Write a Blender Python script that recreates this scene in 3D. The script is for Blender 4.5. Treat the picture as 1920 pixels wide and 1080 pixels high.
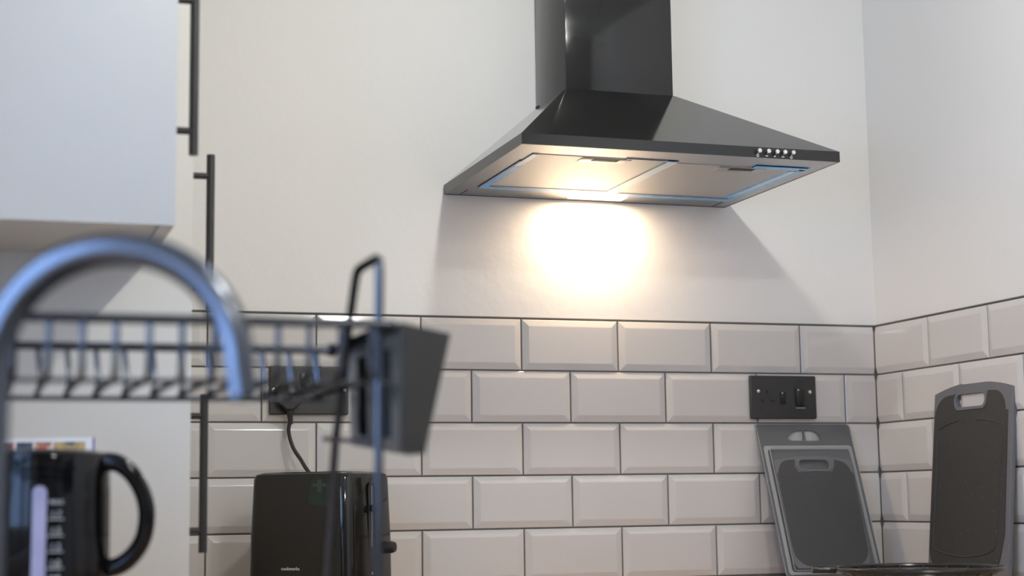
import bpy, bmesh, math, random
from mathutils import Vector, Matrix
random.seed(7)
for o in list(bpy.data.objects): bpy.data.objects.remove(o, do_unlink=True)
SC = bpy.context.scene
COL = SC.collection

# ---------------------------------------------------------------- camera, world, exposure
ZO = 1.42                       # tile top edge is 1.42 m above the floor; design heights are measured from it
CAM = Vector((-1.8023, -3.0044, -0.3505))
CR = Vector((0.9492, -0.3142, -0.0139)); CF = Vector((0.3134, 0.9409, 0.1286)); CU = Vector((-0.0274, -0.1264, 0.9916))
FPX = 3069.16
cd = bpy.data.cameras.new('camera'); cam = bpy.data.objects.new('camera', cd); COL.objects.link(cam)
cd.sensor_width = 36.0; cd.lens = FPX / 1920 * 36; cd.clip_start = 0.05
M = Matrix.Identity(4)
for i in range(3):
    M[i][0] = CR[i]; M[i][1] = CU[i]; M[i][2] = -CF[i]
M.translation = CAM + Vector((0, 0, ZO)); cam.matrix_world = M
cd.dof.use_dof = True; cd.dof.focus_distance = 2.95; cd.dof.aperture_fstop = 3.4
SC.camera = cam

W = bpy.data.worlds.new('daylight'); SC.world = W; W.use_nodes = True
bg = W.node_tree.nodes['Background']; bg.inputs[0].default_value = (0.37, 0.575, 1.0, 1); bg.inputs[1].default_value = 8.2
SC.view_settings.view_transform = 'Standard'; SC.view_settings.look = 'None'
SC.view_settings.exposure = 0.0; SC.view_settings.gamma = 1.0; SC.view_settings.use_curve_mapping = False
DOWNLIGHT_W = 18.0
HOOD_LAMP_W = 1.85
# daylight portal in the window opening above the sink (left wall)
WIN = dict(y0=-2.70, y1=-1.55, z0=-0.42, z1=0.55)
pl = bpy.data.lights.new('window_portal', 'AREA'); pl.shape = 'RECTANGLE'
pl.size = WIN['z1'] - WIN['z0']; pl.size_y = WIN['y1'] - WIN['y0']; pl.cycles.is_portal = True
po = bpy.data.objects.new('window_portal', pl); COL.objects.link(po)
po.location = (-2.20, (WIN['y0'] + WIN['y1']) / 2, (WIN['z0'] + WIN['z1']) / 2 + ZO)
po.rotation_euler = (0, -math.pi / 2, 0)

def P(x, y, d):                 # point seen at photo pixel x,y at depth d in metres
    v = CR * ((x - 960) / FPX) + CF + CU * (-(y - 540) / FPX)
    return CAM + v * d
def PY(x, y, Y):
    v = CR * ((x - 960) / FPX) + CF + CU * (-(y - 540) / FPX)
    return CAM + v * ((Y - CAM.y) / v.y)
def PZ(x, y, Z):
    v = CR * ((x - 960) / FPX) + CF + CU * (-(y - 540) / FPX)
    return CAM + v * ((Z - CAM.z) / v.z)

# ---------------------------------------------------------------- materials
MATS = {}
def mat(name, col, rough=0.5, metal=0.0, spec=0.5, coat=0.0, vary=None, bump=None, emit=None, speck=None, trans=None, edge=None):
    m = bpy.data.materials.new(name); m.use_nodes = True; MATS[name] = m
    nt = m.node_tree; N = nt.nodes; L = nt.links; b = N['Principled BSDF']
    b.inputs['Base Color'].default_value = (*col, 1); b.inputs['Roughness'].default_value = rough
    b.inputs['Metallic'].default_value = metal; b.inputs['Specular IOR Level'].default_value = spec
    b.inputs['Coat Weight'].default_value = coat; b.inputs['Coat Roughness'].default_value = 0.05
    if edge: b.inputs['Specular Tint'].default_value = (edge, edge, edge, 1)
    if trans: b.inputs['Alpha'].default_value = trans
    tc = N.new('ShaderNodeTexCoord')
    src = None
    if vary:
        sc, amt = vary[0], vary[1]
        mp = N.new('ShaderNodeMapping'); L.new(tc.outputs['Object'], mp.inputs[0])
        if len(vary) > 2: mp.inputs['Scale'].default_value = vary[2]
        n = N.new('ShaderNodeTexNoise'); n.inputs['Scale'].default_value = sc; n.inputs['Detail'].default_value = 5
        L.new(mp.outputs[0], n.inputs['Vector'])
        r = N.new('ShaderNodeMapRange'); r.inputs[3].default_value = 1 - amt; r.inputs[4].default_value = 1 + amt
        L.new(n.outputs['Fac'], r.inputs[0])
        mx = N.new('ShaderNodeMix'); mx.data_type = 'RGBA'; mx.blend_type = 'MULTIPLY'; mx.inputs[0].default_value = 1
        mx.inputs[6].default_value = (*col, 1); L.new(r.outputs[0], mx.inputs[7]); src = mx.outputs[2]
        L.new(src, b.inputs['Base Color'])
    if speck:
        v = N.new('ShaderNodeTexVoronoi'); v.inputs['Scale'].default_value = speck[0]; L.new(tc.outputs['Object'], v.inputs['Vector'])
        lt = N.new('ShaderNodeMath'); lt.operation = 'LESS_THAN'; lt.inputs[1].default_value = speck[1]; L.new(v.outputs['Distance'], lt.inputs[0])
        n2 = N.new('ShaderNodeTexNoise'); n2.inputs['Scale'].default_value = speck[0] * 0.4; L.new(tc.outputs['Object'], n2.inputs['Vector'])
        g = N.new('ShaderNodeMath'); g.operation = 'GREATER_THAN'; g.inputs[1].default_value = 0.5; L.new(n2.outputs['Fac'], g.inputs[0])
        mu = N.new('ShaderNodeMath'); mu.operation = 'MULTIPLY'; L.new(lt.outputs[0], mu.inputs[0]); L.new(g.outputs[0], mu.inputs[1])
        mx2 = N.new('ShaderNodeMix'); mx2.data_type = 'RGBA'; L.new(mu.outputs[0], mx2.inputs[0])
        if src: L.new(src, mx2.inputs[6])
        else: mx2.inputs[6].default_value = (*col, 1)
        mx2.inputs[7].default_value = (*speck[2], 1); L.new(mx2.outputs[2], b.inputs['Base Color'])
    if bump:
        n = N.new('ShaderNodeTexNoise'); n.inputs['Scale'].default_value = bump[0]; n.inputs['Detail'].default_value = 6
        mp = N.new('ShaderNodeMapping'); L.new(tc.outputs['Object'], mp.inputs[0]); L.new(mp.outputs[0], n.inputs['Vector'])
        if len(bump) > 2: mp.inputs['Scale'].default_value = bump[2]
        bp = N.new('ShaderNodeBump'); bp.inputs['Strength'].default_value = bump[1]; bp.inputs['Distance'].default_value = 0.004
        L.new(n.outputs['Fac'], bp.inputs['Height']); L.new(bp.outputs[0], b.inputs['Normal'])
    if emit:
        b.inputs['Emission Color'].default_value = (*emit[0], 1); b.inputs['Emission Strength'].default_value = emit[1]
    return m

mat('wall_paint', (0.80, 0.79, 0.77), 0.75, spec=0.3, vary=(2.2, 0.015), bump=(38, 0.22))
mat('ceiling_paint', (0.82, 0.81, 0.79), 0.85, spec=0.2, vary=(2, 0.01))
mat('floor_vinyl', (0.36, 0.35, 0.33), 0.4, vary=(3, 0.12, (1, 12, 1)))
mat('tile_glaze', (0.625, 0.605, 0.585), 0.10, spec=0.5, vary=(1.3, 0.02), bump=(14, 0.02))
mat('grout_grey', (0.16, 0.145, 0.13), 0.9, vary=(40, 0.15))
mat('wall_grey', (0.26, 0.26, 0.27), 0.7, vary=(2, 0.02))
mat('cabinet_white', (0.645, 0.63, 0.59), 0.42, vary=(3, 0.01), bump=(300, 0.01))
mat('handle_black', (0.035, 0.033, 0.034), 0.42, metal=0.35, vary=(60, 0.1))
mat('hood_black', (0.014, 0.014, 0.0135), 0.09, spec=0.5, vary=(6, 0.12))
mat('hood_steel', (0.31, 0.305, 0.30), 0.24, metal=1.0, vary=(30, 0.05, (40, 1, 1)))
mat('filter_mesh', (0.49, 0.475, 0.455), 0.33, metal=0.85, vary=(420, 0.16), bump=(420, 0.25))
mat('film_dark', (0.025, 0.15, 0.33), 0.25, vary=(25, 0.1), coat=0.3)
mat('film_blue', (0.06, 0.42, 0.95), 0.25, vary=(25, 0.1), coat=0.3)
mat('film_pale', (0.62, 0.84, 0.98), 0.22, vary=(25, 0.08), coat=0.3)
mat('slot_dark', (0.02, 0.018, 0.015), 0.6, vary=(50, 0.1))
mat('chrome', (0.80, 0.80, 0.80), 0.10, metal=1.0, vary=(50, 0.03))
mat('print_white', (0.75, 0.75, 0.74), 0.6, vary=(50, 0.02))
mat('lamp_lens', (0.9, 0.85, 0.75), 0.3, vary=(20, 0.02), emit=((1.0, 0.80, 0.55), 9.0))
mat('downlight_lens', (0.9, 0.88, 0.85), 0.3, vary=(20, 0.02), emit=((1.0, 0.95, 0.88), 8.0))
mat('white_metal', (0.8, 0.8, 0.79), 0.35, vary=(20, 0.02))
mat('socket_black', (0.030, 0.030, 0.030), 0.38, vary=(40, 0.08), bump=(500, 0.03))
mat('socket_insert', (0.010, 0.010, 0.010), 0.3, vary=(40, 0.1))
mat('cable_black', (0.018, 0.016, 0.015), 0.35, vary=(40, 0.1))
mat('toaster_gloss', (0.008, 0.0075, 0.006), 0.07, spec=0.5, vary=(8, 0.1))
mat('kettle_gloss', (0.003, 0.003, 0.0035), 0.06, spec=0.3, vary=(8, 0.1))
mat('gauge_clear', (0.46, 0.44, 0.60), 0.15, vary=(30, 0.04))
mat('reflection_green', (0.008, 0.022, 0.016), 0.15, vary=(60, 0.15))  # colours of a reflected first-aid sign, painted onto the toaster
mat('reflection_cross', (0.028, 0.042, 0.036), 0.15, vary=(60, 0.1))
mat('tap_black', (0.130, 0.142, 0.168), 0.20, metal=1.0, edge=0.12, vary=(40, 0.06))
mat('rack_black', (0.095, 0.102, 0.118), 0.25, metal=1.0, edge=0.12, vary=(40, 0.08))
mat('caddy_plastic', (0.020, 0.022, 0.023), 0.45, spec=0.3, vary=(30, 0.08))
mat('caddy_sheen', (0.035, 0.038, 0.045), 0.32, spec=1.0, vary=(30, 0.08))
mat('board_dark', (0.034, 0.034, 0.0335), 0.55, vary=(60, 0.12), speck=(95, 0.085, (0.20, 0.20, 0.20)))
mat('board_rubber', (0.135, 0.138, 0.15), 0.5, vary=(60, 0.06))
mat('pack_card', (0.105, 0.108, 0.112), 0.35, vary=(20, 0.06))
mat('pack_clear', (0.30, 0.31, 0.33), 0.12, trans=0.05, vary=(20, 0.03))
mat('pack_edge', (0.30, 0.31, 0.32), 0.15, vary=(20, 0.05))
mat('wood_worktop', (0.50, 0.34, 0.22), 0.38, vary=(7, 0.35, (2, 14, 1)), bump=(60, 0.05, (1, 8, 1)))
mat('wire_black', (0.018, 0.017, 0.016), 0.22, metal=0.2, vary=(60, 0.1))
mat('paper_white', (0.80, 0.79, 0.77), 0.5, vary=(20, 0.02))
mat('fringe_purple', (0.16, 0.13, 0.42), 0.5, vary=(20, 0.05))
def photo_mat(name, cols, scale):
    m = bpy.data.materials.new(name); m.use_nodes = True; MATS[name] = m
    nt = m.node_tree; N = nt.nodes; L = nt.links; b = N['Principled BSDF']; b.inputs['Roughness'].default_value = 0.3
    tc = N.new('ShaderNodeTexCoord'); n = N.new('ShaderNodeTexNoise'); n.inputs['Scale'].default_value = scale; n.inputs['Detail'].default_value = 1
    L.new(tc.outputs['Object'], n.inputs['Vector'])
    r = N.new('ShaderNodeValToRGB'); r.color_ramp.interpolation = 'CONSTANT'
    while len(r.color_ramp.elements) < len(cols): r.color_ramp.elements.new(0.5)
    for i, c in enumerate(cols):
        r.color_ramp.elements[i].position = 0.0 if i == 0 else 0.34 + 0.32 * (i - 1) / max(1, len(cols) - 2)
        r.color_ramp.elements[i].color = (*c, 1)
    L.new(n.outputs['Fac'], r.inputs[0]); L.new(r.outputs[0], b.inputs['Base Color'])
photo_mat('picture_red', [(0.03, 0.03, 0.03), (0.10, 0.09, 0.08), (0.45, 0.06, 0.05), (0.6, 0.58, 0.55)], 90)
photo_mat('picture_dark', [(0.02, 0.025, 0.03), (0.05, 0.06, 0.08), (0.12, 0.12, 0.13), (0.5, 0.48, 0.44)], 70)
photo_mat('picture_food', [(0.35, 0.18, 0.05), (0.62, 0.40, 0.12), (0.45, 0.12, 0.05), (0.7, 0.62, 0.45)], 80)
photo_mat('picture_gold', [(0.06, 0.06, 0.07), (0.42, 0.27, 0.06), (0.55, 0.36, 0.08), (0.48, 0.16, 0.06)], 60)

# ---------------------------------------------------------------- geometry helpers
BASE = {}
def empty(name, loc, label, cat, group=None):
    o = bpy.data.objects.new(name, None); COL.objects.link(o); o.empty_display_size = 0.05
    b = Vector(loc); o.location = b + Vector((0, 0, ZO)); BASE[o] = b
    o['label'] = label; o['category'] = cat
    if group: o['group'] = group
    return o
def sharp(me, ang=30):
    me.polygons.foreach_set('use_smooth', [True] * len(me.polygons)); me.set_sharp_from_angle(angle=math.radians(ang))
def link(name, me, m, parent=None, base=None, smooth=30):
    """me holds vertices in design coordinates; the object's origin becomes its thing's base"""
    b = BASE[parent] if parent else Vector(base or (0, 0, 0))
    me.transform(Matrix.Translation(-b))
    if smooth: sharp(me, smooth)
    if m: me.materials.clear(); me.materials.append(MATS[m])
    me.name = name
    o = bpy.data.objects.new(name, me); COL.objects.link(o); BASE[o] = b
    if parent: o.parent = parent
    else: o.location = b + Vector((0, 0, ZO))
    return o
def struct(o): o['kind'] = 'structure'; return o
class MB:
    def __init__(s): s.bm = bmesh.new()
    def box(s, x0, x1, y0, y1, z0, z1, bev=0, seg=2, T=None):
        r = bmesh.ops.create_cube(s.bm, size=1); vs = r['verts']
        for v in vs: v.co = Vector(((x0 + x1) / 2 + v.co.x * (x1 - x0), (y0 + y1) / 2 + v.co.y * (y1 - y0), (z0 + z1) / 2 + v.co.z * (z1 - z0)))
        if bev:
            es = list({e for v in vs for e in v.link_edges})
            r = bmesh.ops.bevel(s.bm, geom=es, offset=bev, segments=seg, profile=0.5, affect='EDGES'); vs = list({v for v in r['verts']} | {v for f in r['faces'] for v in f.verts})
        if T: bmesh.ops.transform(s.bm, matrix=T, verts=[v for v in vs if v.is_valid])
        return s
    def poly(s, verts, faces):
        vs = [s.bm.verts.new(v) for v in verts]
        for f in faces: s.bm.faces.new([vs[i] for i in f])
        return s
    def tube(s, pts, r, n=10, closed=False, cap=True):
        pts = [Vector(p) for p in pts]; k = len(pts); rs = r if isinstance(r, (list, tuple)) else [r] * k
        rings = []; prev = None
        for i in range(k):
            a = pts[(i - 1) % k] if (closed or i) else pts[0]; b = pts[(i + 1) % k] if (closed or i < k - 1) else pts[-1]
            t = (b - a).normalized()
            if prev is None:
                up = Vector((0, 0, 1)) if abs(t.z) < 0.9 else Vector((1, 0, 0)); nx = t.cross(up).normalized()
            else:
                nx = (prev - t * prev.dot(t)).normalized()
            prev = nx; ny = t.cross(nx)
            rings.append([s.bm.verts.new(pts[i] + (nx * math.cos(2 * math.pi * j / n) + ny * math.sin(2 * math.pi * j / n)) * rs[i]) for j in range(n)])
        for i in range(k if closed else k - 1):
            A, B = rings[i], rings[(i + 1) % k]
            for j in range(n): s.bm.faces.new([A[j], A[(j + 1) % n], B[(j + 1) % n], B[j]])
        if cap and not closed: s.bm.faces.new(rings[0][::-1]); s.bm.faces.new(rings[-1])
        return s
    def lathe(s, c, prof, n=40, cap=True):
        rings = [[s.bm.verts.new((c[0] + r * math.cos(2 * math.pi * j / n), c[1] + r * math.sin(2 * math.pi * j / n), z)) for j in range(n)] for r, z in prof]
        for A, B in zip(rings, rings[1:]):
            for j in range(n): s.bm.faces.new([A[j], A[(j + 1) % n], B[(j + 1) % n], B[j]])
        if cap: s.bm.faces.new(rings[0][::-1]); s.bm.faces.new(rings[-1])
        return s
    def me(s, T=None):
        bmesh.ops.recalc_face_normals(s.bm, faces=s.bm.faces)
        m = bpy.data.meshes.new('m'); s.bm.to_mesh(m); s.bm.free()
        if T: m.transform(T)
        return m
def frame(o, x, y, z):
    x, y, z = Vector(x).normalized(), Vector(y).normalized(), Vector(z).normalized(); m = Matrix.Identity(4)
    for i in range(3): m[i][0] = x[i]; m[i][1] = y[i]; m[i][2] = z[i]; m[i][3] = o[i]
    return m
def shape(loops, thick, bev=0.0, T=None, w=0.0):
    """flat outline(s) with holes, given thickness along local +z, front rim rounded"""
    c = bpy.data.curves.new('s', 'CURVE'); c.dimensions = '2D'; c.fill_mode = 'BOTH'
    c.extrude = max(0.00005, thick / 2 - bev); c.bevel_depth = bev; c.bevel_resolution = 2
    c.offset = -bev
    for lp in loops:
        sp = c.splines.new('POLY'); sp.points.add(len(lp) - 1); sp.use_cyclic_u = True
        for p, q in zip(sp.points, lp): p.co = (q[0], q[1], 0, 1)
    o = bpy.data.objects.new('s', c); m = bpy.data.meshes.new_from_object(o)
    bpy.data.objects.remove(o); bpy.data.curves.remove(c)
    m.transform(Matrix.Translation((0, 0, w + thick / 2)))
    if T: m.transform(T)
    return m
def rrect(x0, x1, y0, y1, r, n=5):
    out = []
    rr = r if isinstance(r, (list, tuple)) else [r] * 4
    for (cx, cy, a, q) in ((x1 - rr[0], y1 - rr[0], 0, rr[0]), (x0 + rr[1], y1 - rr[1], 90, rr[1]), (x0 + rr[2], y0 + rr[2], 180, rr[2]), (x1 - rr[3], y0 + rr[3], 270, rr[3])):
        for i in range(n + 1):
            t = math.radians(a + 90 * i / n); out.append((cx + q * math.cos(t), cy + q * math.sin(t)))
    return out
def text(body, size, T, depth=0.0002):
    c = bpy.data.curves.new('t', 'FONT'); c.body = body; c.size = size; c.align_x = 'CENTER'; c.align_y = 'CENTER'; c.extrude = depth; c.resolution_u = 3
    o = bpy.data.objects.new('t', c); m = bpy.data.meshes.new_from_object(o); bpy.data.objects.remove(o); bpy.data.curves.remove(c)
    m.transform(T); return m
def smooth_path(pts, n=8):
    pts = [Vector(p) for p in pts]; out = []
    for i in range(len(pts) - 1):
        p0 = pts[max(0, i - 1)]; p1 = pts[i]; p2 = pts[i + 1]; p3 = pts[min(len(pts) - 1, i + 2)]
        for k in range(n):
            t = k / n
            out.append(0.5 * ((2 * p1) + (p2 - p0) * t + (2 * p0 - 5 * p1 + 4 * p2 - p3) * t * t + (3 * p1 - p0 - 3 * p2 + p3) * t ** 3))
    out.append(pts[-1]); return out

# ---------------------------------------------------------------- room shell
FL, CE = -1.42, 0.86
XL, YF = -2.12, -4.4
struct(link('floor', MB().box(XL - .2, 0.2, YF - .2, 0.2, FL - .1, FL).me(), 'floor_vinyl', base=(0, 0, FL), smooth=0))
struct(link('ceiling', MB().box(XL - .2, 0.2, YF - .2, 0.2, CE, CE + .1).me(), 'ceiling_paint', base=(0, 0, CE), smooth=0))
wall_back = struct(link('wall_back', MB().box(XL - .2, 0.2, 0.004, 0.2, FL, CE).me(), 'wall_paint', smooth=0))
wall_right = struct(link('wall_right', MB().box(0.004, 0.2, YF, 0.004, FL, CE).me(), 'wall_paint', smooth=0))
struct(link('wall_front', MB().box(XL - .2, 0.2, YF - .2, YF, FL, CE).me(), 'wall_grey', smooth=0))
b = MB(); y0, y1, z0, z1 = WIN['y0'], WIN['y1'], WIN['z0'], WIN['z1']
b.box(XL - .2, XL, YF, 0.004, FL, z0).box(XL - .2, XL, YF, 0.004, z1, CE).box(XL - .2, XL, YF, y0, z0, z1).box(XL - .2, XL, y1, 0.004, z0, z1)
struct(link('wall_left', b.me(), 'wall_paint', smooth=0))
# window over the sink
b = MB(); fx0, fx1 = XL - .14, XL - .08
for (a0, a1, c0, c1) in ((y0, y1, z0, z0 + .05), (y0, y1, z1 - .05, z1), (y0, y0 + .05, z0, z1), (y1 - .05, y1, z0, z1), ((y0 + y1) / 2 - .03, (y0 + y1) / 2 + .03, z0, z1)):
    b.box(fx0, fx1, a0, a1, c0, c1, 0.004)
win = struct(link('window_1', b.me(), 'white_metal', base=(XL, (y0 + y1) / 2, z0)))
g = bpy.data.materials.new('window_glass'); g.use_nodes = True; nt = g.node_tree; nt.nodes.clear()
out = nt.nodes.new('ShaderNodeOutputMaterial'); mx = nt.nodes.new('ShaderNodeMixShader'); tr = nt.nodes.new('ShaderNodeBsdfTransparent'); gl = nt.nodes.new('ShaderNodeBsdfGlossy')
gl.inputs['Roughness'].default_value = 0.02; mx.inputs[0].default_value = 0.06
nt.links.new(tr.outputs[0], mx.inputs[1]); nt.links.new(gl.outputs[0], mx.inputs[2]); nt.links.new(mx.outputs[0], out.inputs[0]); MATS['window_glass'] = g
ym = (y0 + y1) / 2
for a0, a1 in ((y0 + .05, ym - .03), (ym + .03, y1 - .05)):
    link('pane', MB().box(XL - .112, XL - .108, a0, a1, z0 + .05, z1 - .05).me(), 'window_glass', win, smooth=0)
link('window_sill', MB().box(XL - .08, XL + .03, y0 - .03, y1 + .03, z0 - .025, z0, 0.004).me(), 'white_metal', win)

# ---------------------------------------------------------------- metro tiles
PWD, PHT, GAP = 0.202, 0.1011, 0.0030
def tile_mesh(w, h, cl, cr):
    """bevelled tile, local x along the wall, -y out of the wall; cl / cr: left / right side is a cut edge"""
    bm = bmesh.new(); rings = []
    for ins, dep in ((0, 0.0), (0, -0.0030), (0.0012, -0.0040), (0.0115, -0.0070), (0.0135, -0.0074)):
        l = ins if not cl else min(ins, 0.0005); r = ins if not cr else min(ins, 0.0005)
        rings.append([bm.verts.new(p) for p in ((l, dep, ins), (w - r, dep, ins), (w - r, dep, h - ins), (l, dep, h - ins))])
    for A, B in zip(rings, rings[1:]):
        for j in range(4): bm.faces.new([A[j], A[(j + 1) % 4], B[(j + 1) % 4], B[j]])
    bm.faces.new(rings[-1]); bmesh.ops.recalc_face_normals(bm, faces=bm.faces)
    m = bpy.data.meshes.new('tile'); bm.to_mesh(m); bm.free(); m.materials.append(MATS['tile_glaze']); return m
TM = {}
def lay(parent, s0, s1, row, right):
    w = s1 - s0 - GAP; 
    if w < 0.012: return
    cl = s1 - s0 < PWD - 0.005 and s0 < 0.012 and right
    cr = s1 - s0 < PWD - 0.005 and not right and s1 > -0.012
    k = (round(w, 3), cl, cr)
    if k not in TM: TM[k] = tile_mesh(w, PHT - GAP, cl, cr)
    o = bpy.data.objects.new('tile', TM[k]); COL.objects.link(o); o.parent = parent
    z = -(row + 1) * PHT + GAP / 2 + ZO; jr = lambda a: random.uniform(-a, a)
    if not right:
        o.location = (s0 + GAP / 2, 0.0006, z); o.rotation_euler = (jr(.0022), 0, jr(.0022))
    else:
        o.location = (0.0006, -s0 - GAP / 2, z); o.rotation_euler = (jr(.0022), 0, -math.pi / 2 + jr(.0022))
    o.location.z -= parent.location.z
for row in range(5):
    off = -0.1788 if row % 2 == 0 else -0.0788
    lay(wall_back, off, -0.0065, row, False)
    x = off
    while x > -1.56:
        lay(wall_back, x - PWD, x, row, False); x -= PWD
    off = 0.2027 if row % 2 == 0 else 0.1017
    lay(wall_right, 0.0065, off, row, True); x = off
    while x < 1.45:
        lay(wall_right, x, x + PWD, row, True); x += PWD
link('grout', MB().box(-1.62, -0.0, -0.0004, 0.006, -5 * PHT - .004, 0.0026).box(-1.62, 0.0, -0.0026, 0.005, 0.0006, 0.0030).me(), 'grout_grey', wall_back, smooth=0)
link('grout', MB().box(-0.0004, 0.006, -1.62, 0.0, -5 * PHT - .004, 0.0026).box(-0.0026, 0.005, -1.62, -0.0026, 0.0006, 0.0030).me(), 'grout_grey', wall_right, smooth=0)

# ---------------------------------------------------------------- worktop
WT = -0.5095
wt = empty('worktop', (-0.9, -0.3, FL), 'brown wood worktop running under the tiled splashback', 'worktop')
def slab(x0, x1, y0, y1):
    link('worktop_slab', MB().box(x0, x1, y0, y1, WT - .038, WT, 0.002).me(), 'wood_worktop', wt)
    link('base_panel', MB().box(x0 + .04, x1 - .04, y0 + .04, y1 - .02, FL, WT - .038).me(), 'cabinet_white', wt, smooth=0)
slab(-1.50, -0.001, -0.62, -0.001)
slab(-0.62, -0.001, -2.3, -0.6205)
slab(XL + .001, -1.40, -2.7, -0.722)

sk = empty('added_sink', (-1.60, -2.03, WT), 'unseen black basin added beside the tap to darken its underside', 'added_sink')  # out of view, added so the tap's underside reflects something dark
SK = frame((0, 0, WT + .0002), (1, 0, 0), (0, 1, 0), (0, 0, 1))
link('rim', shape([rrect(-1.755, -1.440, -2.40, -1.665, .02), rrect(-1.725, -1.470, -2.37, -1.695, .03)], .006, .0015, T=SK), 'caddy_plastic', sk)
link('basin', shape([rrect(-1.724, -1.471, -2.369, -1.696, .03)], .0015, T=SK), 'caddy_plastic', sk)
link('drain', MB().lathe((-1.60, -2.03), [(.045, WT + .0018), (.045, WT + .0030), (.030, WT + .0034)], 28).me(), 'chrome', sk)

# ---------------------------------------------------------------- cooker hood
HZ, HT = 0.2395, 0.2585
HX0, HX1, HY = -0.937, -0.3375, -0.4685
DX0, DX1, DY, DZ = -0.745, -0.5245, -0.171, 0.420
hood = empty('cooker_hood', ((HX0 + HX1) / 2, 0, HZ), 'glossy black chimney cooker hood with a lit lamp on the wall', 'cooker hood')
link('chimney', MB().box(DX0, DX1, DY, 0.003, DZ, CE - .002, 0.0012, 2).me(), 'hood_black', hood)
b = MB(); b.poly([(HX0, HY, HT), (HX1, HY, HT), (HX1, 0.003, HT), (HX0, 0.003, HT), (DX0 - .002, DY - .002, DZ), (DX1 + .002, DY - .002, DZ), (DX1 + .002, 0.003, DZ), (DX0 - .002, 0.003, DZ)],
       [(0, 1, 5, 4), (1, 2, 6, 5), (2, 3, 7, 6), (3, 0, 4, 7), (4, 5, 6, 7), (3, 2, 1, 0)])
link('canopy', b.me(), 'hood_black', hood, smooth=20)
b = MB(); t = 0.0015
for r in ((HX0, HX1, HY, HY + t), (HX0, HX0 + t, HY + t, 0.003), (HX1 - t, HX1, HY + t, 0.003), (HX0 + t, HX1 - t, 0.003 - t, 0.003)):
    b.box(*r, HZ, HT)
link('rim', b.me(), 'hood_black', hood, smooth=0)
link('base_plate', MB().box(HX0 + t, HX1 - t, HY + t, 0.003 - t, HZ + .0006, HZ + .0030).me(), 'hood_steel', hood, smooth=0)
for sx in (HX0 + .031, HX1 - .031):
    link('fold_seam', MB().box(sx - .0006, sx + .0006, -0.052, -0.0035, HZ + .0001, HZ + .0007).me(), 'slot_dark', hood, smooth=0)
def hood_filter(x0, x1, y0, y1, strips):
    f = link('filter', shape([rrect(x0, x1, y0, y1, .003)], .0022, .0004, T=Matrix.Translation((0, 0, HZ - .0004))), 'filter_mesh', hood)
    xm = (x0 + x1) / 2 + .012
    link('latch_plate', MB().box(xm - .046, xm + .046, y0 + .004, y0 + .036, HZ - .0012, HZ - .0002, 0.0004).me(), 'hood_steel', f)
    link('latch_slot', MB().box(xm - .024, xm + .024, y0 + .008, y0 + .024, HZ - .0017, HZ - .0010).me(), 'slot_dark', f, smooth=0)
    for (a0, a1, c0, c1, mm) in strips:
        link('protective_film', MB().box(a0, a1, c0, c1, HZ - .0013, HZ - .0003).me(), mm, f, smooth=0)
fy0, fy1 = -0.398, -0.094
hood_filter(-0.892, -0.638, fy0, fy1, [
    (-.8965, -.8935, -.34, fy1 + .010, 'film_dark'), (-.8935, -.879, -.30, fy1 + .010, 'film_blue'), (-.8935, -.882, fy0, -.30, 'film_pale'),
    (-.879, -.643, fy1 - .016, fy1 - .003, 'film_dark'), (-.879, -.70, fy1 - .003, fy1 + .014, 'film_blue'), (-.70, -.6395, fy1 - .003, fy1 + .014, 'film_pale'),
    (-.643, -.6395, fy0 + .012, fy1 - .003, 'film_dark'), (-.6395, -.6205, fy0 - .002, fy1 + .016, 'film_pale'),
    (-.72, -.6205, fy0 - .005, fy0 - .001, 'film_dark')])
hood_filter(-0.6195, -0.372, fy0 + .012, fy1 + .008, [
    (-.614, -.380, fy1 - .006, fy1 + .007, 'film_dark'), (-.600, -.366, fy1 + .007, fy1 + .024, 'film_blue'),
    (-.377, -.366, fy0 + .004, fy1 + .007, 'film_blue'), (-.384, -.377, fy0 + .024, fy1 - .030, 'film_pale'), (-.391, -.384, fy0 + .024, fy1 - .010, 'film_blue'),
    (-.47, -.362, fy0 - .006, fy0 + .014, 'film_blue')])
link('lamp_lens', MB().box(-0.694, -0.581, -0.064, -0.030, HZ - .0028, HZ + .0006, 0.0008).me(), 'lamp_lens', hood)
la = bpy.data.lights.new('hood_lamp', 'AREA'); la.shape = 'RECTANGLE'; la.size = 0.105; la.size_y = 0.028; la.energy = HOOD_LAMP_W; la.color = (1.0, 0.75, 0.50)
lo = bpy.data.objects.new('hood_lamp', la); COL.objects.link(lo); lo.parent = hood; lo.location = Vector((-0.6375, -0.047, HZ - .0034)) - BASE[hood]
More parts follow.
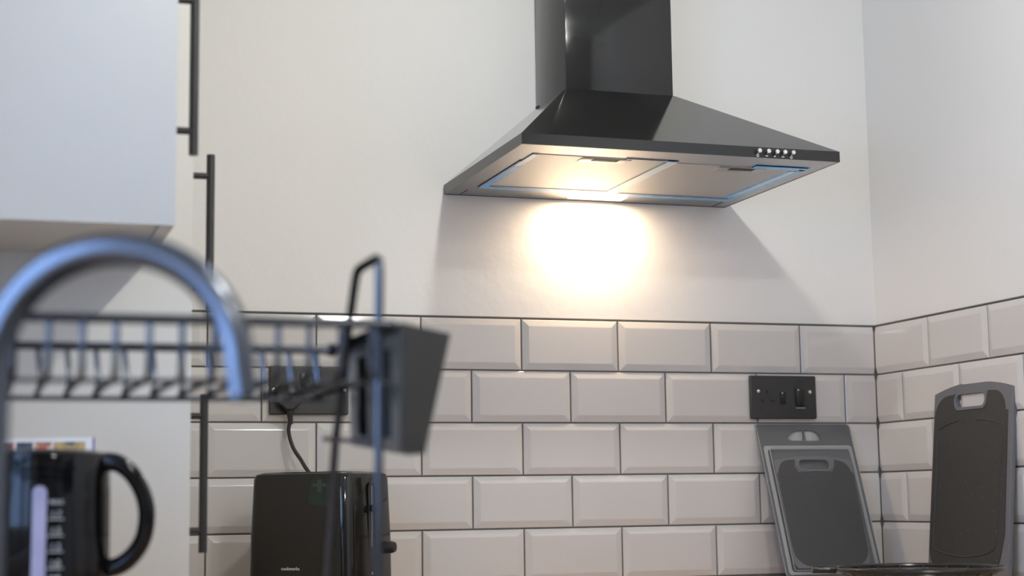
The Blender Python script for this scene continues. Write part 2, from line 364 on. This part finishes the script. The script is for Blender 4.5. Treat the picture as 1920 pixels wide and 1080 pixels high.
for i, (qx, qy) in enumerate(((1421, 287), (1438, 288.3), (1454, 289.3), (1468.5, 290.4), (1484, 291.4))):
    p = PY(qx, qy, HY); z = HZ + .0108
    bt = link('button', MB().tube([(p.x, HY + .001, z), (p.x, HY - .0085, z), (p.x, HY - .0098, z), (p.x, HY - .0100, z)], [.0042, .0042, .0034, .0016], 16).me(), 'chrome', hood)
    T = frame((p.x - .0002, HY - .0001, HZ + .0037), (1, 0, 0), (0, 0, 1), (0, -1, 0)); w = .0052
    if i == 0: m = shape([rrect(-.0022, .0022, -.0024, .0024, .0004), rrect(-.0012, .0012, -.0014, .0014, .0003)], .0003, T=T)
    elif i < 4:
        bb = MB()
        for k in range(i): bb.box(-.0026 + k * .0018, -.0026 + k * .0018 + (.0050 if i == 1 else .0012), -.0007 - .0004 * (i > 1), .0007 + .0004 * (i > 1), 0, .0003)
        m = bb.me(T)
    else:
        m = shape([[(.0024 * math.cos(a * .3142), .0024 * math.sin(a * .3142)) for a in range(20)], [(.0013 * math.cos(a * .3142), .0013 * math.sin(a * .3142)) for a in range(20)]], .0003, T=T)
    link('button_icon', m, 'print_white', hood, smooth=0)
link('fixing_clip', MB().box(DX0 - .0015, DX0 + .004, -0.008, 0.002, DZ - .002, DZ + .006, 0.001).me(), 'slot_dark', hood)

# ---------------------------------------------------------------- cupboards on the left
def bar_handle(door, x_face, y, z0, z1):
    xb = x_face + .029
    link('handle', MB().tube([(xb, y, z0), (xb, y, z1)], .0060, 18).tube([(x_face, y, z0 + .031), (xb, y, z0 + .031)], .0047, 12).tube([(x_face, y, z1 - .031), (xb, y, z1 - .031)], .0047, 12).me(), 'handle_black', door)
YT = -0.7195
tall = empty('tall_cupboard', (-1.82, -0.37, FL), 'tall off-white cupboard beside the tiled wall with two black bar handles', 'cupboard')
link('carcass', MB().box(XL + .003, -1.5305, YT, -0.012, FL, 0.755, 0.0008).me(), 'cabinet_white', tall)
d1 = link('door', MB().box(-1.529, -1.511, YT + .001, -0.014, -0.128, 0.755, 0.0012).me(), 'cabinet_white', tall)
bar_handle(d1, -1.511, -0.686, -0.078, 0.146)
d2 = link('door', MB().box(-1.529, -1.511, YT + .001, -0.014, FL + .15, -0.132, 0.0012).me(), 'cabinet_white', tall)
bar_handle(d2, -1.511, -0.642, -0.418, -0.194)
link('end_panel', MB().box(XL + .003, -1.511, YT - .0022, YT - .0004, FL, 0.755, 0.0004).me(), 'cabinet_white', tall)
YN = -0.992
wu = empty('wall_cupboard', (-1.84, -0.86, -0.012), 'white wall cupboard above the tap with one long black bar handle', 'cupboard')
link('carcass', MB().box(XL + .003, -1.5865, YN, YT - .003, -0.008, 0.755, 0.0008).me(), 'cabinet_white', wu)
d3 = link('door', MB().box(-1.585, -1.567, YN + .001, YT - .004, -0.010, 0.755, 0.0012).me(), 'cabinet_white', wu)
link('end_panel', MB().box(XL + .003, -1.567, YN - .0022, YN - .0002, -0.0105, 0.755, 0.0004).me(), 'cabinet_white', wu)
bar_handle(d3, -1.567, -0.930, 0.0925, 0.3265)

# ---------------------------------------------------------------- sockets
def screw(p, x, z, y): 
    return link('screw', MB().tube([(x, y + .001, z), (x, y - .0008, z), (x, y - .0014, z)], [.0036, .0034, .0022], 12).me(), 'chrome', p)
def socket_plate(name, x0, x1, z0, z1, label):
    s = empty(name, ((x0 + x1) / 2, 0, (z0 + z1) / 2), label, 'socket')
    link('plate', shape([rrect(x0, x1, z0, z1, .003)], .0085, .0022, T=frame((0, -0.007, 0), (1, 0, 0), (0, 0, 1), (0, -1, 0))), 'socket_black', s)
    return s
def pins(s, cx, cz, y):
    b = MB().box(cx - .002, cx + .002, y - .0004, y + .002, cz + .009, cz + .018)
    for q in (-.0111, .0111): b.box(cx + q - .0036, cx + q + .0036, y - .0004, y + .002, cz - .0065, cz - .0020)
    link('pin_holes', b.me(), 'socket_insert', s, smooth=0)
YS = -0.0155
s1 = socket_plate('cooker_socket', -0.3015, -0.1525, -0.194, -0.1062, 'black socket and cooker switch plate beside the packaged chopping board')
link('socket_insert', shape([rrect(-.286, -.241, -.177, -.123, .004)], .0006, T=frame((0, YS + .0003, 0), (1, 0, 0), (0, 0, 1), (0, -1, 0))), 'socket_black', s1)
pins(s1, -0.2645, -0.1535, YS - .0004)
sw = link('switch', MB().box(-.2345, -.2235, YS - .003, YS + .001, -.1640, -.1395, 0.001).me(), 'socket_insert', s1)
link('switch_light', MB().box(-.2325, -.2300, YS - .0034, YS - .0028, -.1435, -.1410, 0.0002).me(), 'chrome', sw)
sw = link('switch', MB().box(-.2005, -.1815, YS - .005, YS + .001, -.1690, -.1330, 0.0015).me(), 'socket_insert', s1)
link('switch_light', MB().box(-.1975, -.1945, YS - .0055, YS - .0048, -.1370, -.1340, 0.0002).me(), 'chrome', sw)
link('switch_lip', MB().box(-.2015, -.1805, YS - .004, YS + .001, -.1745, -.1700, 0.001).me(), 'board_rubber', s1)
screw(s1, -.2840, -.1385, YS); screw(s1, -.1670, -.1395, YS)
s2 = socket_plate('double_socket', -1.2785, -1.130, -0.1885, -0.0990, 'black double socket with a plug in it behind the dish rack')
for cx in (-1.2440, -1.1640):
    link('socket_insert', shape([rrect(cx - .024, cx + .024, -.181, -.136, .004)], .0006, T=frame((0, YS + .0003, 0), (1, 0, 0), (0, 0, 1), (0, -1, 0))), 'socket_black', s2)
    pins(s2, cx, -0.158, YS - .0004)
for cx in (-1.216, -1.192):
    link('switch', MB().box(cx - .0055, cx + .0055, YS - .003, YS + .001, -.137, -.112, 0.001).me(), 'socket_insert', s2)
screw(s2, -1.2705, -.143, YS); screw(s2, -1.138, -.143, YS)
# plug and cable
pg = empty('power_plug', (-1.244, -0.03, -0.17), 'black plug with a cable hanging down behind the toaster', 'plug')
pb = shape([[(-.022, -.010), (-.024, .012), (-.012, .030), (.012, .030), (.024, .012), (.022, -.010), (.006, -.024), (-.006, -.024)]], .020, .003, T=frame((-1.244, -.0166, -.158), (1, 0, 0), (0, 0, 1), (0, -1, 0)))
link('plug_body', pb, 'cable_black', pg)
link('strain_relief', MB().tube([(-1.244, -.027, -.176), (-1.2425, -.027, -.190), (-1.241, -.027, -.207)], [.0075, .0055, .0042], 12).me(), 'cable_black', pg)
path = smooth_path([(-1.241, -.027, -.200), PY(541, 808, -.027), PY(549, 838, -.03), PY(564, 862, -.04), PY(578, 884, -.055), (-1.165, -.065, -.36), (-1.16, -.055, -.46), (-1.19, -.05, WT + .006)], 6)
link('cable', MB().tube(path, .0036, 10).me(), 'cable_black', pg)

# ---------------------------------------------------------------- toaster
ang = math.radians(-41); TW, TD, TH = 0.200, 0.170, 0.2115
NC = Vector((-1.2002, -0.33, WT))
ux = Vector((math.cos(ang), math.sin(ang), 0)); uy = Vector((-math.sin(ang), math.cos(ang), 0))
TT = frame(NC, ux, uy, (0, 0, 1))               # local: x along the front (-TW..0), y backwards (0..TD), z up
ts = empty('toaster', NC - ux * TW / 2 + uy * TD / 2, 'glossy black toaster in front of the double socket', 'toaster')
bm = bmesh.new(); prof = [(0.006, 0.012), (0.000, 0.016), (0.001, 0.10), (0.0045, TH - .012), (0.007, TH - .004), (0.0125, TH - .0005), (0.020, TH)]
rings = []
for ins, z in prof:
    rings.append([bm.verts.new((x, y, z)) for x, y in rrect(-TW + ins, -ins, ins, TD - ins, .022, 6)])
for A, B in zip(rings, rings[1:]):
    n = len(A)
    for j in range(n): bm.faces.new([A[j], A[(j + 1) % n], B[(j + 1) % n], B[j]])
bm.faces.new(rings[0][::-1]); bm.faces.new(rings[-1]); bmesh.ops.recalc_face_normals(bm, faces=bm.faces)
m = bpy.data.meshes.new('m'); bm.to_mesh(m); bm.free(); m.transform(TT); link('body', m, 'toaster_gloss', ts, smooth=40)
for sx in (-TW + .035, ):
    for sy in (.05, .10): link('bread_slot', MB().box(sx, -.035, sy, sy + .022, TH - .0002, TH + .0008).me(TT), 'slot_dark', ts, smooth=0)
for q in ((-TW + .02, .02), (-.02, .02), (-TW + .02, TD - .02), (-.02, TD - .02)):
    link('foot', MB().lathe((q[0], q[1]), [(.009, 0), (.009, .013)], 12).me(TT), 'cable_black', ts)
# lever end (local +x face)
EX = frame(NC - ux * .0024, uy, (0, 0, 1), ux)
link('lever_slot', shape([rrect(.072, .092, .052, .192, .0099)], .0006, T=EX), 'slot_dark', ts, smooth=0)
link('slot_trim', shape([rrect(.0700, .0940, .050, .194, .0119), rrect(.0715, .0925, .0515, .1925, .0104)], .0020, .0003, T=EX), 'toaster_gloss', ts)
link('lever_rail', MB().box(.0815, .0830, .060, .186, .0005, .0016).me(EX), 'chrome', ts, smooth=0)
link('lever', MB().box(.073, .093, .143, .155, .001, .012, 0.003).me(EX), 'toaster_gloss', ts)
link('control_knob', MB().tube([(.140, .082, -.002), (.140, .082, .010), (.140, .082, .0155), (.140, .082, .0165)], [.0105, .0105, .0085, .005], 20).me(EX), 'handle_black', ts)
for q in ((.082, .040), (.094, .031)): link('button', MB().tube([q + (0,), q + (.002,), q + (.0026,)], [.0028, .0026, .0014], 12).me(EX), 'chrome', ts)
FX = frame(NC - uy * .0012, ux, (0, 0, 1), -uy)
link('brand_lettering', text('cookworks', .0078, FX @ Matrix.Translation((-.111, .0505, -.0006)), .0002), 'print_white', ts, smooth=0)
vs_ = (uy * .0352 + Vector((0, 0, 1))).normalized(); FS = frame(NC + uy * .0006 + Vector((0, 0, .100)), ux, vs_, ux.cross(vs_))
link('green_reflection', shape([[(-.0735, .1015), (-.0430, .1010), (-.0365, .0530), (-.0800, .0580)]], .0004, T=FS), 'reflection_green', ts, smooth=0)  # reflection of a green sign, painted as a flat shape on the front
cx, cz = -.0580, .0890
link('reflection_cross', shape([[(cx - .013, cz - .003), (cx - .004, cz - .003), (cx - .004, cz - .012), (cx + .004, cz - .012), (cx + .004, cz - .003), (cx + .013, cz - .003), (cx + .012, cz + .003), (cx + .004, cz + .003), (cx + .004, cz + .009), (cx - .004, cz + .009), (cx - .004, cz + .003), (cx - .012, cz + .003)]], .0003, T=FS @ Matrix.Translation((0, 0, .0003))), 'reflection_cross', ts, smooth=0)

# ---------------------------------------------------------------- chopping boards
# large board against the right wall
OR = Vector((-0.041, -0.222, WT)); vR = Vector((.033, 0, .352)).normalized(); uR = Vector((0, -1, 0)); nR = uR.cross(vR)
if nR.x > 0: nR = -nR
TR = frame(OR, uR, vR, nR)
bR = empty('large_chopping_board', (-0.03, -0.35, WT), 'tall dark grey chopping board with a curved top leaning on the right wall', 'chopping board')
def arc_top(x0, x1, y0, yc, n=14):
    return [(x1 + (x0 - x1) * i / n, y0 + (yc - y0) * (1 - (2 * i / n - 1) ** 2)) for i in range(n + 1)]
WR = .257
out = arc_top(.003, WR + .003, .3535, .3705) + rrect(0, WR, 0.0, .1, [0.001, .001, .018, .018])[12:]
hole = rrect(.0795, .1725, .3235, .3475, .0115)
link('rubber_frame', shape([out, hole], .0090, .0012, T=TR, w=-.0090), 'board_rubber', bR)
dk = []
dk += [(.2450, .3110)] + [(.200 + .036 * math.cos(a) , .3130 + .037 * math.sin(a)) for a in [math.radians(q) for q in range(0, 91, 10)]]
dk += [(.1810, .3510), (.1795, .3400), (.1770, .3250), (.1690, .3190), (.0830, .3170), (.0740, .3240), (.0720, .3360), (.0790, .3500)]
dk += [(.053 + .045 * math.cos(a), .3050 + .043 * math.sin(a)) for a in [math.radians(q) for q in range(95, 181, 10)]]
dk += [(.004, .075)] + [(.062 + .058 * math.cos(a), .062 + .056 * math.sin(a)) for a in [math.radians(q) for q in range(185, 271, 9)]]
dk += [(.185 + .052 * math.cos(a), .062 + .056 * math.sin(a)) for a in [math.radians(q) for q in range(270, 351, 9)]] + [(.2450, .085)]
link('cutting_surface', shape([dk], .0016, .0004, T=TR, w=-.0003), 'board_dark', bR)
def groove(pts): return MB().tube(smooth_path([TR @ Vector((x, y, .0012)) for x, y in pts], 6), .0016, 8).me()
link('juice_groove', groove([(.024, .2840), (.050, .2925), (.089, .2990)]), 'board_dark', bR)
link('juice_groove', groove([(.150, .2990), (.195, .2935), (.222, .286), (.2300, .275)]), 'board_dark', bR)
link('juice_groove', groove([(.020, .265), (.020, .16), (.018, .072), (.028, .055), (.075, .046), (.125, .0435), (.180, .049), (.212, .058), (.220, .075), (.224, .16), (.229, .262)]), 'board_dark', bR)
link('hole_rim', shape([rrect(.0735, .1785, .3175, .3525, .0155), hole], .0030, .0008, T=TR, w=-.0004), 'board_rubber', bR)
# packaged board on the back wall
OL = Vector((-0.2895, -0.121, WT)); vL = Vector((0, .112, .302)).normalized(); uL = Vector((1, 0, 0)); nL = uL.cross(vL)
if nL.y > 0: nL = -nL
TL = frame(OL, uL, vL, nL)
bL = empty('packaged_chopping_board', (-0.18, -0.07, WT), 'small dark chopping board in clear packaging leaning below the cooker switch', 'chopping board')
slot_l = [(.1045, .3120), (.0900, .3105), (.0790, .3065), (.0690, .2990), (.0670, .2940), (.0730, .2895), (.1045, .2890)]
slot_r = [(.1075, .3125), (.1230, .3110), (.1350, .3075), (.1420, .2985), (.1420, .2930), (.1330, .2890), (.1075, .2890)]
link('backing_card', shape([rrect(0, .214, 0, .3255, [.008, .004, .012, .012]), slot_l, slot_r], .0022, .0005, T=TL, w=-.0022), 'pack_card', bL)
ob = arc_top(.020, .196, .2430, .2530) + [(.0185, .030), (.026, .019), (.100, .0155), (.176, .019), (.188, .030)]
hl = rrect(.0740, .1420, .2225, .2435, .0100)
link('board_frame', shape([ob, hl], .0075, .0012, T=TL, w=.0002), 'board_rubber', bL)
dk = [(.193, .213)] + [(.163 + .026 * math.cos(a), .213 + .029 * math.sin(a)) for a in [math.radians(q) for q in range(10, 91, 10)]]
dk += [(.1560, .2440), (.1530, .2300), (.1450, .2180), (.0710, .2180), (.0640, .2300), (.0670, .2450)]
dk += [(.052 + .026 * math.cos(a), .215 + .029 * math.sin(a)) for a in [math.radians(q) for q in range(95, 171, 10)]] + [(.0215, .213), (.0215, .062)]
dk += [(.058 + .036 * math.cos(a), .058 + .036 * math.sin(a)) for a in [math.radians(q) for q in range(180, 271, 10)]] + [(.153 + .034 * math.cos(a), .058 + .036 * math.sin(a)) for a in [math.radians(q) for q in range(270, 361, 10)]]
link('cutting_surface', shape([dk], .0016, .0004, T=TL, w=.0072), 'board_dark', bL)
link('hole_rim', shape([rrect(.0690, .1480, .2185, .2480, .0140), hl], .0030, .0008, T=TL, w=.0070), 'board_rubber', bL)
bo, bi = rrect(.0070, .2070, .0075, .2775, .007), rrect(.0150, .2000, .0135, .2690, .006)
link('blister_flange', shape([bo, bi], .0016, .0005, T=TL, w=.0002), 'pack_edge', bL)
link('blister_cover', shape([bi], .0006, T=TL, w=.0105), 'pack_clear', bL, smooth=0)
b = MB()
for lp, h_ in ((bi, .0108),):
    b.tube([TL @ Vector((x, y, h_)) for x, y in lp], .0007, 6, closed=True)
link('blister_edge', b.me(), 'pack_edge', bL)
link('card_edge', MB().tube([TL @ Vector((x, y, .0004)) for x, y in rrect(.0008, .2132, .0008, .3247, [.008, .004, .012, .012])], .0008, 6, closed=True).me(), 'pack_edge', bL)

# ---------------------------------------------------------------- wire bowl at the right
c = P(1722, 1070, 2.62); c.z = WT
wb = empty('wire_bowl', c, 'shallow black wire bowl in front of the chopping boards', 'bowl')
def ring(r, z, n=48): return [(c.x + r * math.cos(2 * math.pi * i / n), c.y + r * math.sin(2 * math.pi * i / n), z) for i in range(n)]
rz = WT + .0415
link('rim', MB().tube(ring(.132, rz), .0042, 10, closed=True).me(), 'wire_black', wb)
link('base_ring', MB().tube(ring(.060, WT + .0035), .0035, 8, closed=True).me(), 'wire_black', wb)
for r, z in ((.116, rz - .006), (.098, rz - .015), (.080, rz - .025)):
    link('wire_ring', MB().tube(ring(r, z), .0022, 8, closed=True).me(), 'wire_black', wb)
sp = MB().tube(smooth_path([(.132, 0, rz), (.110, 0, rz - .010), (.085, 0, rz - .023), (.060, 0, WT + .0045)], 4), .0020, 6).me(); sp.materials.append(MATS['wire_black']); sharp(sp)
for i in range(20):
    o = bpy.data.objects.new('spoke', sp); COL.objects.link(o); o.parent = wb; a = i * math.pi / 10
    o.location = (0, 0, -c.z); o.rotation_euler = (0, 0, a)
hd = CR.copy(); hd.z = 0; hd.normalize()
hp = [Vector((c.x, c.y, rz)) - hd * .131, Vector((c.x, c.y, rz + .001)) - hd * .150, Vector((c.x, c.y, rz + .001)) - hd * .170]
link('handle', MB().tube(smooth_path(hp, 4), .0065, 12).me(), 'wire_black', wb)

# ---------------------------------------------------------------- booklet and kettle
p0, p1 = P(-40, 820, 1.985), P(173, 820, 1.985)
bdir = (p1 - p0); bdir.z = 0; bwid = bdir.length; bdir.normalize(); bn = Vector((bdir.y, -bdir.x, 0)).normalized()
bz = P(173, 820, 1.985).z
bk = empty('booklet', (p0.x + bdir.x * bwid / 2, p0.y + bdir.y * bwid / 2, WT), 'white booklet with small food photos standing behind the kettle', 'booklet')
TB = frame(Vector((p0.x, p0.y, WT)), bdir, (0, 0, 1), bn)
BH = bz - WT
link('pages', MB().box(0, bwid - .001, 0, BH, -.006, 0, 0.0005).me(TB), 'paper_white', bk)
link('purple_fringe', MB().box(0, bwid + .0012, 0, BH, -.0078, -.0062, 0.0003).me(TB), 'fringe_purple', bk)  # purple sheet behind the pages; its edge imitates a lens colour fringe
sc = bwid / 213
for (a, e, mm) in ((-38, -4, 'picture_food'), (-1, 26, 'picture_red'), (31, 62, 'picture_dark'), (66, 97, 'picture_food'), (101, 160, 'picture_gold')):
    link('picture', MB().box((a + 40) * sc, (e + 40) * sc, BH - .065, BH - .0050, .0001, .0005).me(TB), mm, bk, smooth=0)

KC = P(75, 900, 1.75); KC.z = WT; KT = P(75, 849, 1.75).z; KR = .0735
kt = empty('kettle', KC, 'glossy black electric kettle with a clear water gauge', 'kettle')
link('power_base', MB().lathe(KC, [(.070, WT), (.0745, WT + .004), (.0745, WT + .016), (.070, WT + .019)], 48).me(), 'kettle_gloss', kt)
link('body', MB().lathe(KC, [(.066, WT + .0195), (.0725, WT + .024), (.0740, WT + .06), (KR, KT - .05), (KR - .001, KT - .006), (KR - .0025, KT - .0015), (KR - .006, KT)], 64).me(), 'kettle_gloss', kt, smooth=40)
link('lid', MB().lathe(KC, [(.060, KT - .001), (.060, KT + .0012), (.056, KT + .0022)], 48).me(), 'kettle_gloss', kt)
hdp = [(196, 866), (222, 869), (248, 890), (268, 926), (275, 966), (268, 1010), (248, 1042), (222, 1061), (192, 1068)]
rad = [.0105, .0098, .0092, .0090, .0090, .0092, .0096, .0100, .0108]
hps = smooth_path([P(x, y, 1.75) for x, y in hdp], 5); n = len(hps); rr = []
for i in range(n):
    t = i / (n - 1) * (len(rad) - 1); k = min(int(t), len(rad) - 2); rr.append(rad[k] + (rad[k + 1] - rad[k]) * (t - k))
link('handle', MB().tube(hps, rr, 18).me(), 'kettle_gloss', kt, smooth=60)
vd = Vector((CAM.x - KC.x, CAM.y - KC.y, 0)).normalized(); rt = Vector((-vd.y, vd.x, 0))
def on_kettle(a):                                  # frame on the body at angle a (radians) to the right of the view
    nn = (vd * math.cos(a) + rt * math.sin(a)).normalized(); tt = Vector((-nn.y, nn.x, 0)); return nn, tt
sgn = 1 if rt.dot(CR) > 0 else -1
nn, tt = on_kettle(0.0)
TG = frame(Vector((KC.x, KC.y, 0)) + nn * (KR - .0015), tt * sgn, (0, 0, 1), nn)
ztop = P(75, 912, 1.70).z
link('water_gauge', shape([rrect(-.0070, .0070, WT + .035, ztop, .0065)], .0045, .0012, T=TG), 'gauge_clear', kt)
nn, tt = on_kettle(sgn * .225)
TK = frame(Vector((KC.x, KC.y, 0)) + nn * (KR + .0004), tt * sgn, (0, 0, 1), nn)
for yy, tx in ((942, 'MAX'), (964, '1.7'), (995, '1.5'), (1025, '1.2'), (1056, '1.0'), (1084, '0.8')):
    zz = P(104, yy, 1.685).z
    link('gauge_mark', text(tx, .0088 if tx != 'MAX' else .0070, TK @ Matrix.Translation((0, zz, .0002))), 'print_white', kt, smooth=0)
    if tx != 'MAX': link('gauge_line', MB().box(-.0078, .0078, zz - .0054, zz - .0044, 0, .0004).me(TK), 'print_white', kt, smooth=0)

# ---------------------------------------------------------------- tap
FC = P(217, 697, 1.12); FR = .0848; fu = CR.copy(); fu.z = 0; fu.normalize()
tp = empty('kitchen_tap', FC - fu * FR + Vector((0, 0, WT - FC.z)), 'black gooseneck kitchen tap in the left foreground', 'tap')
arc = [FC - fu * FR + Vector((0, 0, z - FC.z)) for z in (WT + .03, WT + .10, FC.z - .05)]
rs = [.0125, .0124, .0122]
for i in range(29):
    a = math.pi - math.pi * i / 28; arc.append(FC + fu * FR * math.cos(a) + Vector((0, 0, FR * math.sin(a)))); rs.append(.0122 - .0014 * i / 28)
end = FC + fu * FR * 1.02
arc += [end + Vector((0, 0, -.008)), end + Vector((0, 0, -.0185))]; rs += [.0100, .0098]
link('spout', MB().tube(arc, rs, 24).me(), 'tap_black', tp, smooth=60)
bs = FC - fu * FR
link('base', MB().lathe((bs.x, bs.y), [(.026, WT), (.026, WT + .006), (.021, WT + .010), (.021, WT + .075), (.018, WT + .082)], 28).me(), 'tap_black', tp)
link('aerator', MB().lathe((end.x, end.y), [(.0085, end.z - .0205), (.0085, end.z - .0180)], 20).me(), 'slot_dark', tp)
sd = Vector((-fu.y, fu.x, 0))
link('lever', MB().tube([Vector((bs.x, bs.y, WT + .045)) - sd * .018, Vector((bs.x, bs.y, WT + .045)) - sd * .032, Vector((bs.x, bs.y, WT + .062)) - sd * .075], [.010, .008, .0055], 14).me(), 'tap_black', tp)

# ---------------------------------------------------------------- dish rack
XE, XW, YA, YB, ZR, ZB = -1.4553, -1.985, -1.632, -1.384, -0.1976, -0.2452
rk = empty('dish_rack', ((XE + XW) / 2, (YA + YB) / 2, WT), 'black wire dish rack standing behind the tap', 'dish rack')
link('rail', MB().tube([(XW, YA, ZR), (XE, YA, ZR)], .0042, 12).me(), 'rack_black', rk)
link('rail', MB().tube([(XW, YB, ZR), (XE, YB, ZR)], .0042, 12).me(), 'rack_black', rk)
for x in (XW, XE):
    link('end_rail', MB().tube([(x, YA, ZR), (x, YB, ZR)], .0040, 12).me(), 'rack_black', rk)
link('rail_end', MB().lathe((XE, YB), [(.001, ZR - .007), (.005, ZR - .005), (.007, ZR), (.005, ZR + .005), (.001, ZR + .007)], 16).me(), 'rack_black', rk, smooth=60)
link('lower_rail', MB().tube([(XW, YB + .002, ZB - .0025), (XE, YB + .002, ZB - .0025)], .0026, 10).me(), 'rack_black', rk)
link('lower_rail', MB().tube([(XW, YA + .016, ZB - .0025), (XE, YA + .016, ZB - .0025)], .0022, 10).me(), 'rack_black', rk)
wp = [(0, YA, ZR), (0, YA + .004, ZB + .016), (0, YA + .016, ZB), (0, YA + .09, ZB), (0, YB - .09, ZB), (0, YB - .018, ZB), (.004, YB - .003, ZB + .014), (.001, YB, ZR)]
wm = MB().tube(smooth_path(wp, 4), .0027, 8).me(); wm.transform(Matrix.Translation(-Vector((0, (YA + YB) / 2, WT)))); wm.materials.append(MATS['rack_black']); sharp(wm)
xs = XE - .0185
while xs > XW + .01:
    o = bpy.data.objects.new('divider_wire', wm); COL.objects.link(o); o.parent = rk; o.location = (xs - (XE + XW) / 2, 0, 0); xs -= .0268
def end_frame(x):
    pts = [(x, -1.604, WT + .002), (x, -1.614, -.41), (x, -1.6185, -.192), (x, -1.6215, -.150), (x, -1.6195, -.1405), (x, -1.611, -.1375), (x, -1.560, -.1370), (x, -1.541, -.1372), (x, -1.531, -.1410), (x, -1.524, -.150),
           (x, -1.487, -.1782 - .02), (x, -1.440, -.2928), (x, -1.396, -.422), (x, -1.366, WT + .002)]
    pts[10] = (x, -1.497, -.190)
    return MB().tube(pts, .0042, 12).me()
link('end_frame', end_frame(XE - .0084), 'rack_black', rk, smooth=60)
link('end_frame', end_frame(XW + .0084), 'rack_black', rk, smooth=60)
# cutlery caddy hung on the end of the rack
xi = XE + .0075
cy = empty('cutlery_caddy', (xi + .03, -1.53, -.307), 'dark grey tapered cutlery caddy hanging on the end of the dish rack', 'caddy')
top = [(xi, -1.634, -.196), (-1.376, -1.5414, -.1954), (-1.376, -1.500, -.1954), (xi, -1.418, -.1954)]
bot = [(xi + .002, -1.619, -.308), (-1.4065, -1.5583, -.3075), (-1.4065, -1.500, -.3070), (xi + .002, -1.430, -.295)]
def inset(q, t=.0022):
    cxm = sum(p[0] for p in q) / 4; cym = sum(p[1] for p in q) / 4
    return [(p[0] + (cxm - p[0]) * .06, p[1] + (cym - p[1]) * .045, p[2]) for p in q]
ti, bi2 = inset(top), [(p[0], p[1], p[2] + .003) for p in inset(bot)]
V = top + bot + ti + bi2
F = []
for a, e in ((0, 1), (1, 2), (2, 3)):
    F += [(a, e, e + 4, a + 4), (a + 8, e + 8, e + 12, a + 12), (a, e, e + 8, a + 8)]
F += [(4, 5, 6, 7), (12, 13, 14, 15), (0, 4, 12, 8), (3, 7, 15, 11)]
link('body', MB().poly(V, F).me(), 'caddy_plastic', cy, smooth=20)
def mixp(a, e, t): return tuple(a[i] + (e[i] - a[i]) * t for i in range(3))
def side_pt(s, t): return mixp(mixp(top[0], top[3], s), mixp(bot[0], bot[3], s), t)
def side_panel(s0, s1, t0, t1, th=.003, k=0):
    q = [side_pt(s0, t0), side_pt(s1, t0), side_pt(s1 + k, t1), side_pt(s0 + k, t1)]
    V = q + [(p[0] + th, p[1], p[2]) for p in q]
    return MB().poly(V, [(0, 1, 2, 3), (7, 6, 5, 4), (0, 4, 5, 1), (1, 5, 6, 2), (2, 6, 7, 3), (3, 7, 4, 0)]).me()
link('side_band', side_panel(0, 1, 0, .16), 'caddy_sheen', cy, smooth=20)
link('side_band', side_panel(0, 1, .90, 1.0), 'caddy_sheen', cy, smooth=20)
link('side_slat', side_panel(.0, .16, .16, .90), 'caddy_sheen', cy, smooth=20)
link('side_slat', side_panel(.32, .62, .16, .90), 'caddy_sheen', cy, smooth=20)
link('side_slat', side_panel(.86, 1.0, .16, .90), 'caddy_sheen', cy, smooth=20)
link('hook_rod', MB().tube([(xi + .001, -1.45, -.2915), (xi - .030, -1.45, -.2895)], .0024, 10).me(), 'rack_black', cy)

# ---------------------------------------------------------------- ceiling downlights
for i, yy in enumerate((-1.02, -2.35, -3.60)):
    lab = ('round white ceiling downlight nearest the cooker hood', 'round white ceiling downlight in the middle of the ceiling', 'round white ceiling downlight farthest from the cooker hood')[i]
    d = empty('ceiling_downlight', (-0.86, yy, CE), lab, 'ceiling light', 'ceiling downlights in a row')
    link('trim_ring', MB().lathe((-0.86, yy), [(.036, CE - .002), (.040, CE - .006), (.047, CE - .005), (.048, CE)], 32, cap=False).me(), 'white_metal', d)
    link('lens', MB().lathe((-0.86, yy), [(.036, CE - .0022), (.030, CE - .0015)], 32).me(), 'downlight_lens', d)
    l = bpy.data.lights.new('downlight', 'POINT'); l.shadow_soft_size = .032; l.energy = DOWNLIGHT_W * (0.80, 1.15, 1.15)[i]; l.color = (0.97, 0.965, 0.905)
    o = bpy.data.objects.new('downlight_lamp', l); COL.objects.link(o); o.parent = d; o.location = (0, 0, -.040)
